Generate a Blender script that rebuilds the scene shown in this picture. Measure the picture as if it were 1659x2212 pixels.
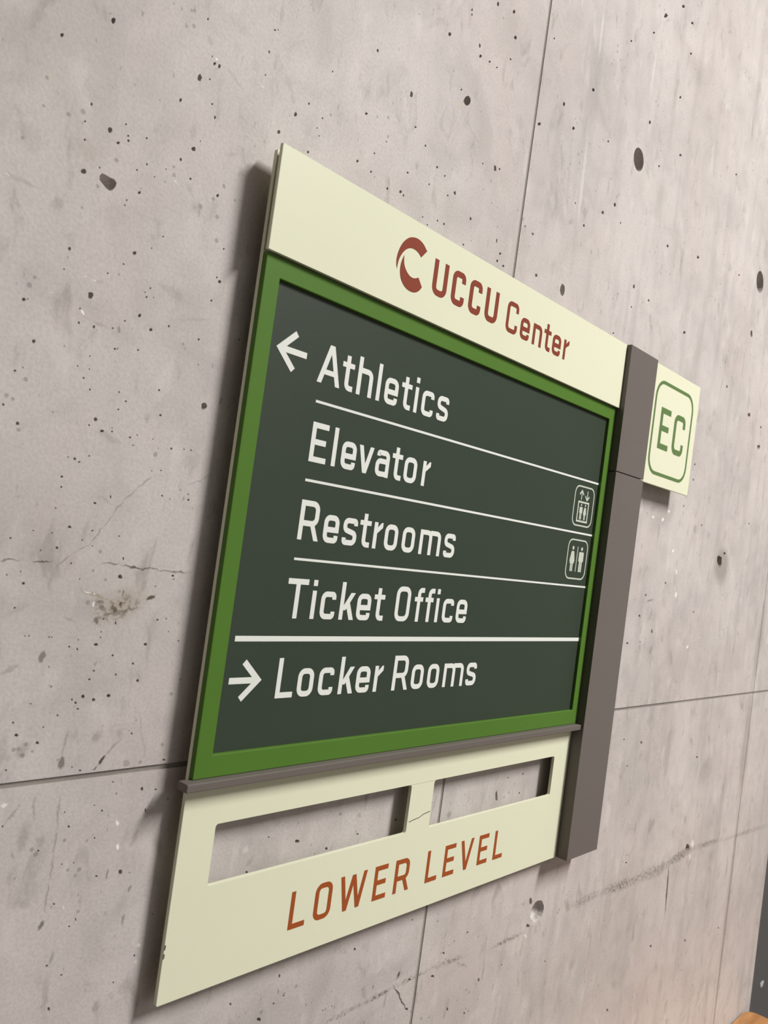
import bpy, bmesh, math, random
from mathutils import Vector, Matrix
from mathutils.geometry import delaunay_2d_cdt, tessellate_polygon

for o in list(bpy.data.objects):
    bpy.data.objects.remove(o)
scn = bpy.context.scene
COL = scn.collection

# ------------------------------------------------------------------ camera
# Sign units: x along the wall, y into the wall, z up (aperture of the message panel is 0.5 high).
S = 0.7                    # metres per sign unit
YW = 0.028                 # wall plane in sign units
EYE = 1.56                 # eye height in metres
CAM = (-0.548, -0.687, 0.244)
FPX = 1801.27
R0 = Vector((0.66224203, -0.73706509, 0.13479814))      # camera right
R1 = Vector((0.11420575, -0.07850802, -0.99035021))     # camera down
R2 = Vector((0.74053531, 0.67124626, 0.03218576))       # camera forward


def P(x, y, z):
    return Vector((x * S, (y - YW) * S, (z - CAM[2]) * S + EYE))


def un(u, v, y=YW):
    """photo pixel -> sign-unit point on the plane at depth y"""
    d = R0 * ((u - 829.5) / FPX) + R1 * ((v - 1106.0) / FPX) + R2
    t = (y - CAM[1]) / d.y
    return Vector((CAM[0] + t * d.x, y, CAM[2] + t * d.z))


cam = bpy.data.cameras.new('camera')
cam.sensor_width = 36.0
cam.lens = FPX * 36.0 / 2212.0
cam.clip_start = 0.02
camo = bpy.data.objects.new('camera', cam)
COL.objects.link(camo)
rot = Matrix((R0, -R1, -R2)).transposed().to_4x4()
camo.matrix_world = Matrix.Translation(P(*CAM)) @ rot
cam.dof.use_dof = True
cam.dof.focus_distance = 0.80
cam.dof.aperture_fstop = 15.0
scn.camera = camo

# ------------------------------------------------------------------ world, light, exposure
w = bpy.data.worlds.new('world')
scn.world = w
w.use_nodes = True
w.node_tree.nodes['Background'].inputs[0].default_value = (0.9, 0.95, 1.0, 1)
w.node_tree.nodes['Background'].inputs[1].default_value = 0.0

CEIL = 3.52
# recessed ceiling troffers, long side square to the wall; the first one makes the sign's shadows
TROFFERS = ((1.72 * S, -2.05, CEIL - 0.02, 158.0),)
for tx, ty, tz, en in TROFFERS:
    la = bpy.data.lights.new('ceiling_troffer_offscreen', 'AREA')
    la.shape = 'RECTANGLE'
    la.size = 0.32
    la.size_y = 1.40
    la.energy = en
    la.color = (1.0, 0.98, 0.962)
    lo = bpy.data.objects.new('ceiling_troffer_offscreen', la)
    COL.objects.link(lo)
    lo.location = (tx, ty, tz)

END_X = -4.6               # far left end of the corridor

scn.view_settings.view_transform = 'Standard'
scn.view_settings.look = 'None'
scn.view_settings.gamma = 1.0
scn.view_settings.use_curve_mapping = False
scn.view_settings.exposure = 0.0


# ------------------------------------------------------------------ materials
def nt(name):
    m = bpy.data.materials.new(name)
    m.use_nodes = True
    t = m.node_tree
    b = t.nodes['Principled BSDF']
    return m, t, b


def lk(t, a, b):
    t.links.new(a, b)


def paint(name, col, rough=0.4, spec=0.4, mottle=0.03, bump=0.02, scale=220.0):
    m, t, b = nt(name)
    g = t.nodes.new('ShaderNodeNewGeometry')
    n = t.nodes.new('ShaderNodeTexNoise')
    n.inputs['Scale'].default_value = scale
    n.inputs['Detail'].default_value = 3
    lk(t, g.outputs['Position'], n.inputs['Vector'])
    n2 = t.nodes.new('ShaderNodeTexNoise')
    n2.inputs['Scale'].default_value = 9.0
    lk(t, g.outputs['Position'], n2.inputs['Vector'])
    mx = t.nodes.new('ShaderNodeMix')
    mx.data_type = 'RGBA'
    mx.inputs[6].default_value = (*[c * (1 - mottle) for c in col], 1)
    mx.inputs[7].default_value = (*[min(1, c * (1 + mottle)) for c in col], 1)
    lk(t, n2.outputs['Fac'], mx.inputs[0])
    lk(t, mx.outputs[2], b.inputs['Base Color'])
    b.inputs['Roughness'].default_value = rough
    b.inputs['Specular IOR Level'].default_value = spec
    bp = t.nodes.new('ShaderNodeBump')
    bp.inputs['Strength'].default_value = bump
    bp.inputs['Distance'].default_value = 0.001
    lk(t, n.outputs['Fac'], bp.inputs['Height'])
    lk(t, bp.outputs['Normal'], b.inputs['Normal'])
    return m


M_CREAM = paint('cream_enamel', (0.765, 0.775, 0.58), 0.38, 0.22, 0.02)
M_GREEN = paint('leaf_green_paint', (0.085, 0.185, 0.028), 0.5, 0.15, 0.05, 0.05, 500)
M_PANEL = paint('dark_green_panel', (0.038, 0.053, 0.036), 0.45, 0.25, 0.05, 0.05, 500)
M_POST = paint('warm_grey_paint', (0.152, 0.132, 0.118), 0.45, 0.2, 0.04, 0.05, 400)
M_WHITE = paint('white_vinyl', (0.78, 0.80, 0.74), 0.55, 0.12, 0.02)
M_ICON = paint('pale_green_vinyl', (0.56, 0.60, 0.50), 0.55, 0.12, 0.02)
M_RED = paint('brick_red_vinyl', (0.245, 0.052, 0.028), 0.55, 0.12, 0.04)
M_ORANGE = paint('burnt_orange_vinyl', (0.36, 0.085, 0.022), 0.55, 0.12, 0.08)
M_ECG = paint('moss_green_vinyl', (0.12, 0.20, 0.07), 0.55, 0.12, 0.03)
M_SCR = paint('scratch_grey', (0.10, 0.10, 0.08), 0.7, 0.2)
M_DOOR = paint('charcoal_door_paint', (0.10, 0.10, 0.098), 0.35, 0.4, 0.08)
M_CHIP = paint('pale_chip', (0.5, 0.5, 0.5), 0.6, 0.2)
M_CEIL = paint('ceiling_white', (0.55, 0.54, 0.53), 0.8, 0.2)
M_PLAIN = paint('far_wall_paint', (0.45, 0.435, 0.425), 0.7, 0.2)
M_METAL = paint('fixture_white', (0.7, 0.7, 0.7), 0.4, 0.4)


def floor_mat():
    m, t, b = nt('floor_concrete')
    g = t.nodes.new('ShaderNodeNewGeometry')
    n = t.nodes.new('ShaderNodeTexNoise')
    n.inputs['Scale'].default_value = 3.0
    n.inputs['Detail'].default_value = 8
    lk(t, g.outputs['Position'], n.inputs['Vector'])
    r = t.nodes.new('ShaderNodeValToRGB')
    r.color_ramp.elements[0].color = (0.10, 0.085, 0.075, 1)
    r.color_ramp.elements[1].color = (0.17, 0.145, 0.125, 1)
    lk(t, n.outputs['Fac'], r.inputs[0])
    lk(t, r.outputs[0], b.inputs['Base Color'])
    b.inputs['Roughness'].default_value = 0.5
    return m


def wood_mat():
    m, t, b = nt('tan_wood')
    g = t.nodes.new('ShaderNodeNewGeometry')
    mp = t.nodes.new('ShaderNodeMapping')
    mp.inputs['Scale'].default_value = (3, 26, 26)
    lk(t, g.outputs['Position'], mp.inputs['Vector'])
    n = t.nodes.new('ShaderNodeTexNoise')
    n.inputs['Scale'].default_value = 2.5
    n.inputs['Detail'].default_value = 6
    n.inputs['Distortion'].default_value = 1.2
    lk(t, mp.outputs['Vector'], n.inputs['Vector'])
    r = t.nodes.new('ShaderNodeValToRGB')
    r.color_ramp.elements[0].position = 0.3
    r.color_ramp.elements[0].color = (0.36, 0.16, 0.055, 1)
    r.color_ramp.elements[1].position = 0.7
    r.color_ramp.elements[1].color = (0.60, 0.31, 0.12, 1)
    lk(t, n.outputs['Fac'], r.inputs[0])
    lk(t, r.outputs[0], b.inputs['Base Color'])
    b.inputs['Roughness'].default_value = 0.4
    return m


# --- stains on the concrete, given as photo pixels: centre, half axis vector, half width, colour key, strength, softness
STAINS = []


def st(cx, cy, ax, ay, hw, key='d', k=0.4, soft=0.6):
    STAINS.append((cx, cy, ax, ay, hw, key, k, soft))


def seg(x0, y0, x1, y1, hw, key='d', k=0.4, soft=0.6):
    st((x0 + x1) / 2, (y0 + y1) / 2, (x1 - x0) / 2 * 1.12, (y1 - y0) / 2 * 1.12, hw, key, k, soft)


# lower left drips
st(92, 1420, 2, -14, 7, 'd', .75, .4); st(209, 1592, 10, -14, 9, 'd', .35); st(258, 1586, 4, -14, 8, 'd', .22)
st(49, 1620, 20, -24, 14, 'd', .35, .9); st(48, 1634, 3, -8, 6, 'd', .6); st(133, 1647, 3, -15, 7, 'd', .8, .4)
seg(145, 1570, 133, 1640, 3, 'd', .3); st(221, 1641, 7, -11, 4, 'k', .9, .4); seg(225, 1632, 262, 1596, 3, 'd', .4)
seg(212, 1650, 196, 1668, 2, 'k', .7); st(273, 1650, 6, -9, 8, 'd', .4); seg(300, 1540, 315, 1640, 3, 'd', .18)
st(261, 1306, 76, -26, 40, 'b', .42, 1.0); st(325, 1292, 11, -5, 5, 'B', .9, .4); st(255, 1315, 62, -24, 26, 'R', .85, .9); st(215, 1310, 22, 8, 18, 'R', .6, .9); st(207, 1338, 5, 6, 7, 'B', .65, .5)
st(260, 1303, 2, -5, 2.5, 'B', .8); st(268, 1281, 5, -6, 3, 'B', .6); seg(225, 1330, 300, 1312, 4, 'B', .45); st(218, 1301, 8, -2, 5, 'B', .5)
seg(172, 1272, 235, 1296, 5, 'b', .5)
st(189, 1278, 10, 4, 2.5, 'w', .6); st(203, 1306, 1, -5, 3, 'w', .8); st(205, 1283, 4, 2, 2, 'w', .6)
seg(0, 1458, 42, 1432, 6, 'd', .3); st(151, 1337, 12, 3, 4, 'd', .3); st(40, 1316, 28, -14, 9, 'd', .13)
st(228, 1082, 20, 11, 4, 'd', .2); st(36, 1076, 12, 1, 3, 'd', .2)
cur = [(329, 1029), (292, 1060), (267, 1081), (246, 1109), (224, 1140), (197, 1171), (166, 1192), (117, 1226)]
for a, b_ in zip(cur[:-1], cur[1:]):
    seg(*a, *b_, 1.7, 'd', .42, .5)
seg(0, 1209, 43, 1211, 1.6, 'k', .55); seg(70, 1213, 114, 1214, 2.0, 'k', .7); seg(218, 1217, 262, 1219, 2.0, 'k', .5)
seg(262, 1221, 310, 1228, 2.4, 'k', .75); seg(300, 1227, 350, 1231, 2.0, 'k', .6); seg(345, 1231, 410, 1238, 1.8, 'k', .55)
seg(405, 1048, 470, 1020, 1.6, 'd', .35); seg(384, 1058, 394, 1032, 1.6, 'd', .3)
# upper left
st(371, 631, 34, 24, 10, 'g', .3); st(236, 945, 32, 18, 10, 'g', .35); st(216, 700, 17, 8, 4, 'd', .25); st(420, 690, 40, -1, 5, 'd', .14)
st(179, 675, 5, 3, 3, 'w', .95, .4); st(184, 597, 3, 1.5, 2, 'w', .9); st(206, 607, 6, 3, 2.2, 'w', .6); st(217, 612, 11, 5, 4, 'd', .2); st(110, 630, 2, 0, 2, 'w', .6)
st(67, 299, 0, -36, 24, 'g', .22, .4); st(111, 163, 0, 12, 8, 'y', .25); st(16, 377, 9, 5, 3, 'w', .6); st(42, 388, 44, 18, 8, 'd', .2)
st(454, 86, 5, 11, 7, 'd', .22); st(509, 172, 20, 26, 5, 'd', .16); st(468, 129, 4, 2, 2, 'w', .9); st(566, 188, 4, 3, 1.6, 'w', .9); st(381, 393, 6, 4, 1.5, 'w', .6)
st(412, 415, 12, 20, 5, 'd', .15); st(430, 460, 4, -9, 4, 'd', .25); st(418, 285, 6, -22, 8, 'd', .15)
st(190, 330, 30, 25, 30, 'b', .16, 1.0)
# top centre / right clouds
st(1098, 62, -14, 70, 55, 'd', .15, .7); st(1123, 266, 0, 20, 11, 'd', .17); st(994, 225, 0, 9, 5, 'y', .45); seg(1003, 255, 1038, 315, 2, 'd', .2)
st(985, 470, 30, 60, 55, 'd', .14, 1.0); st(880, 420, 10, 50, 40, 'd', .12, 1.0); st(1300, 200, -10, 110, 60, 'd', .10, 1.0)
st(1500, 150, 30, 70, 18, 'd', .10, 1.0); st(1430, 420, 3, 20, 12, 'd', .10); st(1480, 470, -6, 30, 16, 'd', .10); st(1590, 480, -6, 50, 26, 'd', .10, 1.)
seg(1305, 25, 1293, 130, 3, 'w', .25); seg(1418, 110, 1405, 210, 3, 'w', .2); seg(1270, 290, 1248, 480, 4, 'w', .22); seg(1235, 300, 1222, 470, 3, 'd', .12)
seg(1330, 430, 1340, 415, 3, 'd', .25); st(1410, 345, 3, 26, 4, 'd', .12)
# right of the post
st(1559, 1222, 5, -44, 16, 'd', .45, .5); st(1501, 1142, 1, 10, 5, 'd', .3); st(1404, 1297, 9, -3, 3, 'k', .4)
for q in ((1445, 1104), (1432, 1122), (1454, 1190), (1485, 1397), (1411, 1116)):
    st(q[0], q[1], 0, 3.5, 2.6, 'w', .8)
st(1461, 1235, 2, 6, 2, 'w', .6); st(1460, 1285, 0, 6, 3, 'w', .7)
seg(1425, 1130, 1420, 1168, 2.5, 'd', .25); st(1435, 1195, -3, 28, 8, 'd', .12)
seg(1655, 1290, 1622, 1500, 7, 'd', .28); seg(1622, 1505, 1600, 1720, 9, 'd', .3); seg(1600, 1720, 1541, 2212, 5, 'd', .28)
st(1523, 1668, -3, 34, 16, 'd', .2); st(1442, 1624, -8, 64, 7, 'd', .18); st(1590, 1420, -4, 60, 14, 'd', .10, 1.); st(1405, 1405, -3, 10, 3, 'd', .4)
# ragged line below the sign
for a in ((700, 2210, 800, 2160, 4, .45), (790, 2165, 850, 2132, 4, .65), (850, 2132, 935, 2092, 4, .35), (935, 2090, 1010, 2062, 5, .35), (985, 2080, 1010, 2088, 3, .5),
          (1065, 2046, 1130, 2014, 3.5, .6), (1230, 1960, 1300, 1925, 7, .35), (1300, 1928, 1380, 1898, 9, .5), (1370, 1900, 1450, 1868, 10, .4), (1440, 1866, 1500, 1830, 7, .75),
          (1500, 1832, 1560, 1812, 5, .45), (1560, 1815, 1660, 1782, 4, .3)):
    seg(*a[:4], a[4] * 1.5, 'r', min(1, a[5] * 1.6), .8)
    seg(*a[:4], a[4] * 1.5, 'd', a[5] * .45, .9)
seg(850, 2130, 879, 2182, 2.6, 'k', .75, .5); st(861, 2106, 3, -9, 3.5, 'k', .75); seg(836, 2140, 828, 2180, 3, 'd', .35)
seg(1445, 1868, 1437, 1972, 1.5, 'k', .8, .5); seg(915, 1970, 893, 2212, 2.0, 'd', .25)
st(1153, 1992, 9, -3, 7, 'w', .2); st(1135, 2022, 2, 5, 2, 'w', .7); st(1496, 1823, 2, 7, 5, 'w', .6); st(1490, 1850, 2, 5, 3, 'w', .4)
st(1225, 1955, 5, 12, 7, 'd', .3); seg(1100, 1990, 1075, 2110, 6, 'd', .15)
# lower left panel
st(50, 1810, 10, -42, 14, 'd', .32, .8); st(74, 1744, 2, -34, 4, 'd', .3); seg(8, 1782, 48, 1735, 3, 'd', .35)
for a in ((129, 1719, 122, 1790), (122, 1790, 115, 1850), (115, 1850, 107, 1900), (107, 1900, 94, 1975)):
    seg(*a, 2.8, 'd', .4)
st(88, 1998, 3, -10, 6, 'k', .6, .5); st(111, 2070, 3, -16, 4, 'd', .4); st(266, 1987, 2, -15, 4, 'k', .4); st(279, 1921, 5, -10, 3, 'k', .45)
st(231, 1888, 2, -14, 2.5, 'k', .45); st(174, 1946, 1, -15, 6, 'd', .22); st(97, 2145, 3, -45, 9, 'd', .22); st(207, 2175, 4, -16, 7, 'd', .28)
st(254, 1777, 1, 7, 3.5, 'w', .85); st(254, 1830, 1, 7, 4, 'w', .95, .5); st(8, 1738, 5, 3, 6, 'w', .7); st(293, 2077, 3, 4, 5, 'w', .4); st(300, 2040, 2, 4, 4, 'w', .5); st(137, 1958, 1, 5, 2, 'w', .5)
st(262, 1950, 10, -30, 14, 'd', .15, 1.); st(290, 1810, 8, -20, 7, 'd', .25); st(85, 1820, 10, -12, 10, 'd', .15)
seg(318, 1660, 358, 1653, 3, 'w', .9); seg(235, 1671, 320, 1661, 2.2, 'w', .6); seg(60, 1694, 180, 1680, 1.6, 'w', .35)
# behind the cut-outs
st(530, 1835, -2, 10, 7, 'w', .25); st(970, 1760, -2, 10, 5, 'd', .4); st(775, 1762, 3, 6, 5, 'd', .3); st(540, 1860, 10, -12, 6, 'd', .22)


def stain_geo(q):
    """centre, angle, half axes (metres) of a stain on the wall"""
    cx, cy, ax, ay, hw, key, k, soft = q
    L = math.hypot(ax, ay) + 1e-6
    c = un(cx, cy)
    e = un(cx + ax, cy + ay) - c
    pv = un(cx - ay / L * hw, cy + ax / L * hw) - c
    if L < 2.0:
        e = un(cx, cy + max(hw, 2.0)) - c
    a = math.hypot(e.x, e.z)
    bb = max(abs(pv.x * (-e.z) + pv.z * e.x) / a, 0.0009)
    c = P(*c)
    return c, math.atan2(e.z, e.x), a * S, bb * S


SGEO = [stain_geo(q) for q in STAINS]
SBOX = []
for c, th, a, b_ in SGEO:
    ex_ = 1.2 * math.hypot(a * math.cos(th), b_ * math.sin(th)) + 0.004
    ez_ = 1.2 * math.hypot(a * math.sin(th), b_ * math.cos(th)) + 0.004
    SBOX.append((c.x - ex_, c.z - ez_, c.x + ex_, c.z + ez_))


def concrete_mat(idx, tone=1.0):
    """cast concrete; idx lists the stains that this stretch of wall can show"""
    m, t, b = nt('cast_concrete')
    N = t.nodes
    g = N.new('ShaderNodeNewGeometry')
    pos = g.outputs['Position']

    def noise(scale, detail=4, rough=0.55, vec=None, dist=0.0):
        n = N.new('ShaderNodeTexNoise')
        n.inputs['Scale'].default_value = scale
        n.inputs['Detail'].default_value = detail
        n.inputs['Roughness'].default_value = rough
        n.inputs['Distortion'].default_value = dist
        lk(t, vec or pos, n.inputs['Vector'])
        return n

    def maprange(v, a, b_, c=0.0, d=1.0, smooth=True):
        r = N.new('ShaderNodeMapRange')
        r.interpolation_type = 'SMOOTHSTEP' if smooth else 'LINEAR'
        r.inputs['From Min'].default_value = a
        r.inputs['From Max'].default_value = b_
        r.inputs['To Min'].default_value = c
        r.inputs['To Max'].default_value = d
        lk(t, v, r.inputs['Value'])
        return r.outputs['Result']

    def mix(fac, a, b_, mode='MIX'):
        x = N.new('ShaderNodeMix')
        x.data_type = 'RGBA'
        x.blend_type = mode
        for i, v in ((0, fac), (6, a), (7, b_)):
            if hasattr(v, 'links'):
                lk(t, v, x.inputs[i])
            else:
                x.inputs[i].default_value = v if i == 0 else (*v, 1)
        return x.outputs[2]

    # vertically stretched coordinates for form-board streaks
    mp = N.new('ShaderNodeMapping')
    mp.inputs['Scale'].default_value = (1.0, 1.0, 0.12)
    lk(t, pos, mp.inputs['Vector'])
    big = noise(4.5, 6, 0.6)
    mid = noise(22, 6, 0.62, dist=0.5)
    streak = noise(34, 4, 0.5, mp.outputs['Vector'])
    cloud = noise(11, 5, 0.62, dist=0.8)
    cool = noise(8.5, 4, 0.6)
    fine = noise(420, 3, 0.6)
    pink = noise(6.0, 3, 0.5)
    col = mix(maprange(big.outputs['Fac'], 0.32, 0.68), (0.415, 0.385, 0.372), (0.53, 0.497, 0.482))
    col = mix(maprange(mid.outputs['Fac'], 0.35, 0.7, 0.0, 0.32), col, (0.56, 0.53, 0.51))
    col = mix(maprange(mid.outputs['Fac'], 0.30, 0.50, 0.18, 0.0), col, (0.30, 0.285, 0.27))
    col = mix(maprange(cloud.outputs['Fac'], 0.50, 0.72, 0.0, 0.38), col, (0.31, 0.29, 0.275))
    col = mix(maprange(cool.outputs['Fac'], 0.50, 0.68, 0.0, 0.30), col, (0.405, 0.405, 0.375))
    # streaks grow to the right of the seam, where the wood boards printed
    sx = N.new('ShaderNodeSeparateXYZ')
    lk(t, pos, sx.inputs[0])
    right = maprange(sx.outputs['X'], 0.15, 0.42, 0.18, 0.45)
    sm = N.new('ShaderNodeMath')
    sm.operation = 'MULTIPLY'
    lk(t, maprange(streak.outputs['Fac'], 0.48, 0.72), sm.inputs[0])
    lk(t, right, sm.inputs[1])
    col = mix(sm.outputs[0], col, (0.33, 0.31, 0.305))
    col = mix(maprange(pink.outputs['Fac'], 0.45, 0.7, 0, 0.30), col, (0.50, 0.435, 0.415))
    col = mix(maprange(fine.outputs['Fac'], 0.36, 0.62, 0.20, 0.0), col, (0.27, 0.255, 0.24))
    # drawn-out smudges and short dark flecks left by the forms
    mp2 = N.new('ShaderNodeMapping')
    mp2.inputs['Scale'].default_value = (1.0, 1.0, 0.45)
    mp2.inputs['Rotation'].default_value = (0.0, 0.18, 0.0)
    lk(t, pos, mp2.inputs['Vector'])
    smudge = noise(52, 4, 0.6, mp2.outputs['Vector'], 0.6)
    col = mix(maprange(smudge.outputs['Fac'], 0.56, 0.74, 0.0, 0.55), col, (0.255, 0.235, 0.215))
    smudge2 = noise(48, 3, 0.55, mp2.outputs['Vector'], 0.3)
    col = mix(maprange(smudge2.outputs['Fac'], 0.56, 0.74, 0.0, 0.35), col, (0.60, 0.57, 0.545))
    fleck = noise(240, 2, 0.5, mp2.outputs['Vector'])
    fm = N.new('ShaderNodeMath')
    fm.operation = 'MULTIPLY'
    lk(t, maprange(fleck.outputs['Fac'], 0.66, 0.74, 0.0, 0.6), fm.inputs[0])
    lk(t, maprange(cloud.outputs['Fac'], 0.40, 0.60), fm.inputs[1])
    col = mix(fm.outputs[0], col, (0.17, 0.155, 0.14))
    # tiny pinholes
    vo = N.new('ShaderNodeTexVoronoi')
    vo.inputs['Scale'].default_value = 95
    lk(t, pos, vo.inputs['Vector'])
    keep = noise(16, 2)
    lim = maprange(keep.outputs['Fac'], 0.46, 0.66, 0.0, 0.16)
    lt = N.new('ShaderNodeMath')
    lt.operation = 'LESS_THAN'
    lk(t, vo.outputs['Distance'], lt.inputs[0])
    lk(t, lim, lt.inputs[1])
    spk = N.new('ShaderNodeMath')
    spk.operation = 'MULTIPLY'
    spk.inputs[1].default_value = 0.5
    lk(t, lt.outputs[0], spk.inputs[0])
    col = mix(spk.outputs[0], col, (0.16, 0.15, 0.14))
    # stains with ragged outlines
    dn = noise(150, 3, 0.6)
    sub = N.new('ShaderNodeVectorMath')
    sub.operation = 'SUBTRACT'
    lk(t, dn.outputs['Color'], sub.inputs[0])
    sub.inputs[1].default_value = (0.5, 0.5, 0.5)
    scl = N.new('ShaderNodeVectorMath')
    scl.operation = 'SCALE'
    scl.inputs['Scale'].default_value = 0.006
    lk(t, sub.outputs[0], scl.inputs[0])
    add = N.new('ShaderNodeVectorMath')
    add.operation = 'ADD'
    lk(t, pos, add.inputs[0])
    lk(t, scl.outputs[0], add.inputs[1])
    rough_pos = add.outputs[0]
    KEY = {'d': (0.19, 0.168, 0.145), 'r': (0.085, 0.075, 0.066), 'R': (0.085, 0.065, 0.035), 'k': (0.075, 0.065, 0.056), 'b': (0.25, 0.195, 0.115), 'B': (0.06, 0.048, 0.026),
           'w': (0.80, 0.79, 0.74), 'g': (0.27, 0.28, 0.235), 'y': (0.48, 0.43, 0.30)}
    grain = None
    for i in idx:
        key, k, soft = STAINS[i][5:]
        c, th, a, bb = SGEO[i]
        q = N.new('ShaderNodeMapping')
        q.vector_type = 'TEXTURE'
        q.inputs['Location'].default_value = c
        q.inputs['Rotation'].default_value = (0, -th, 0)
        q.inputs['Scale'].default_value = (a, 1.0, bb)
        ser = N.new('ShaderNodeVectorMath')             # evaluates the stains one after another
        ser.operation = 'MULTIPLY_ADD'
        lk(t, col, ser.inputs[0])
        ser.inputs[1].default_value = (1e-9, 1e-9, 1e-9)
        lk(t, rough_pos, ser.inputs[2])
        lk(t, ser.outputs[0], q.inputs['Vector'])
        ln = N.new('ShaderNodeVectorMath')
        ln.operation = 'LENGTH'
        lk(t, q.outputs['Vector'], ln.inputs[0])
        f = maprange(ln.outputs['Value'], 1.0 - soft, 1.15, min(1.0, k * (1.2 if key in 'dk' else 1.0)), 0.0)
        if key in 'rR':                                   # crumbly: broken up by fine noise
            if grain is None:
                grain = maprange(noise(230, 3, 0.65).outputs['Fac'], 0.46, 0.60)
            gm = N.new('ShaderNodeMath')
            gm.operation = 'MULTIPLY'
            lk(t, f, gm.inputs[0])
            lk(t, grain, gm.inputs[1])
            f = gm.outputs[0]
        col = mix(f, col, KEY[key])
    col = mix(1.0, col, (tone, tone * 0.982, tone * (0.965 - max(0, 1 - tone) * .4)), 'MULTIPLY')
    lk(t, col, b.inputs['Base Color'])
    b.inputs['Roughness'].default_value = 0.6
    b.inputs['Specular IOR Level'].default_value = 0.25
    bp = N.new('ShaderNodeBump')
    bp.inputs['Strength'].default_value = 0.16
    bp.inputs['Distance'].default_value = 0.002
    hsum = N.new('ShaderNodeMath')
    hsum.operation = 'ADD'
    lk(t, mid.outputs['Fac'], hsum.inputs[0])
    hm = N.new('ShaderNodeMath')
    hm.operation = 'MULTIPLY'
    hm.inputs[1].default_value = 0.35
    lk(t, fine.outputs['Fac'], hm.inputs[0])
    lk(t, hm.outputs[0], hsum.inputs[1])
    lk(t, hsum.outputs[0], bp.inputs['Height'])
    lk(t, bp.outputs['Normal'], b.inputs['Normal'])
    return m


M_CONC = concrete_mat([])
M_JOINT = paint('joint_grout', (0.27, 0.245, 0.22), 0.9, 0.1, 0.25, 0.3, 300)
M_FLOOR = floor_mat()
M_WOOD = wood_mat()


# ------------------------------------------------------------------ helpers
def link(name, me, mat, parent=None):
    o = bpy.data.objects.new(name, me)
    if mat:
        me.materials.append(mat)
    COL.objects.link(o)
    if parent is not None:
        o.parent = parent
        o.matrix_parent_inverse = parent.matrix_world.inverted()
    return o


def mesh(name, verts, faces):
    me = bpy.data.meshes.new(name)
    me.from_pydata([tuple(v) for v in verts], [], faces)
    bm = bmesh.new()
    bm.from_mesh(me)
    bmesh.ops.recalc_face_normals(bm, faces=bm.faces)
    bm.to_mesh(me)
    bm.free()
    return me


def bevel(o, wd=0.0006, n=2):
    md = o.modifiers.new('bevel', 'BEVEL')
    md.width = wd
    md.segments = n
    md.limit_method = 'ANGLE'
    md.angle_limit = math.radians(40)
    return o


def plate_mesh(name, outer, holes, y0, y1, conv=P):
    """prism with holes: outlines in (x, z) sign units, front at y0, back at y1"""
    loops = [outer] + holes
    flat = [p for l in loops for p in l]
    tris = tessellate_polygon([[Vector((p[0], p[1], 0)) for p in l] for l in loops])
    n = len(flat)
    verts = [conv(p[0], y0, p[1]) for p in flat] + [conv(p[0], y1, p[1]) for p in flat]
    faces = [tuple(t) for t in tris] + [tuple(i + n for i in reversed(t)) for t in tris]
    k = 0
    for l in loops:
        m_ = len(l)
        for i in range(m_):
            a, b_ = k + i, k + (i + 1) % m_
            faces.append((a, b_, b_ + n, a + n))
        k += m_
    return mesh(name, verts, faces)


def rect(x0, z0, x1, z1):
    return [(x0, z0), (x1, z0), (x1, z1), (x0, z1)]


def rrect(x0, z0, x1, z1, r, n=6):
    out = []
    for cx, cz, a0 in ((x1 - r, z0 + r, -90), (x1 - r, z1 - r, 0), (x0 + r, z1 - r, 90), (x0 + r, z0 + r, 180)):
        for i in range(n + 1):
            a = math.radians(a0 + 90 * i / n)
            out.append((cx + r * math.cos(a), cz + r * math.sin(a)))
    return out


def box_mesh(name, lo_, hi_):
    x0, y0, z0 = lo_
    x1, y1, z1 = hi_
    v = [(x0, y0, z0), (x1, y0, z0), (x1, y1, z0), (x0, y1, z0), (x0, y0, z1), (x1, y0, z1), (x1, y1, z1), (x0, y1, z1)]
    f = [(0, 3, 2, 1), (4, 5, 6, 7), (0, 1, 5, 4), (1, 2, 6, 5), (2, 3, 7, 6), (3, 0, 4, 7)]
    return mesh(name, [Vector(q) for q in v], f)


def struct(o):
    o['kind'] = 'structure'
    return o


def empty(name, loc, label, cat):
    o = bpy.data.objects.new(name, None)
    o.empty_display_size = 0.05
    COL.objects.link(o)
    o.location = loc
    o['label'] = label
    o['category'] = cat
    bpy.context.view_layer.update()
    return o


# ------------------------------------------------------------------ room shell
X0, X1, YB = END_X, 5.0, -3.6
WALL_END = 2.058 * S
struct(link('floor', box_mesh('floor', (X0, YB, -0.1), (X1, 0.3, 0)), M_FLOOR))
struct(link('ceiling', box_mesh('ceiling', (X0, YB, CEIL), (X1, 0.3, CEIL + 0.1)), M_CEIL))
struct(link('wall_left', box_mesh('wall_left', (X0 - 0.1, YB, 0), (X0, 0.3, CEIL)), M_PLAIN))
struct(link('wall_right', box_mesh('wall_right', (X1, YB, 0), (X1 + 0.1, 0.3, CEIL)), M_PLAIN))
struct(link('wall_front', box_mesh('wall_front', (X0, YB - 0.1, 0), (X1, YB, CEIL)), M_PLAIN))

# concrete wall: backing slab, six cast panels with real pits, recessed joints
PT = 0.070                                                    # panel thickness, sign units
ZF = -EYE / S + CAM[2]                                        # floor in sign units
ZC = (CEIL - EYE) / S + CAM[2]
XE = 2.058
XL = X0 / S
wall = struct(link('wall_back', box_mesh('wall_back', (X0, PT * S, 0), (XE * S, 0.3, CEIL)), M_CONC))


def hz(x):                                                    # horizontal pour joint
    return -0.0147 - 0.0046 * (x + 0.204)


def vx1(z):                                                   # vertical joint left
    return 0.4475 + 0.0085 * z


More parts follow.
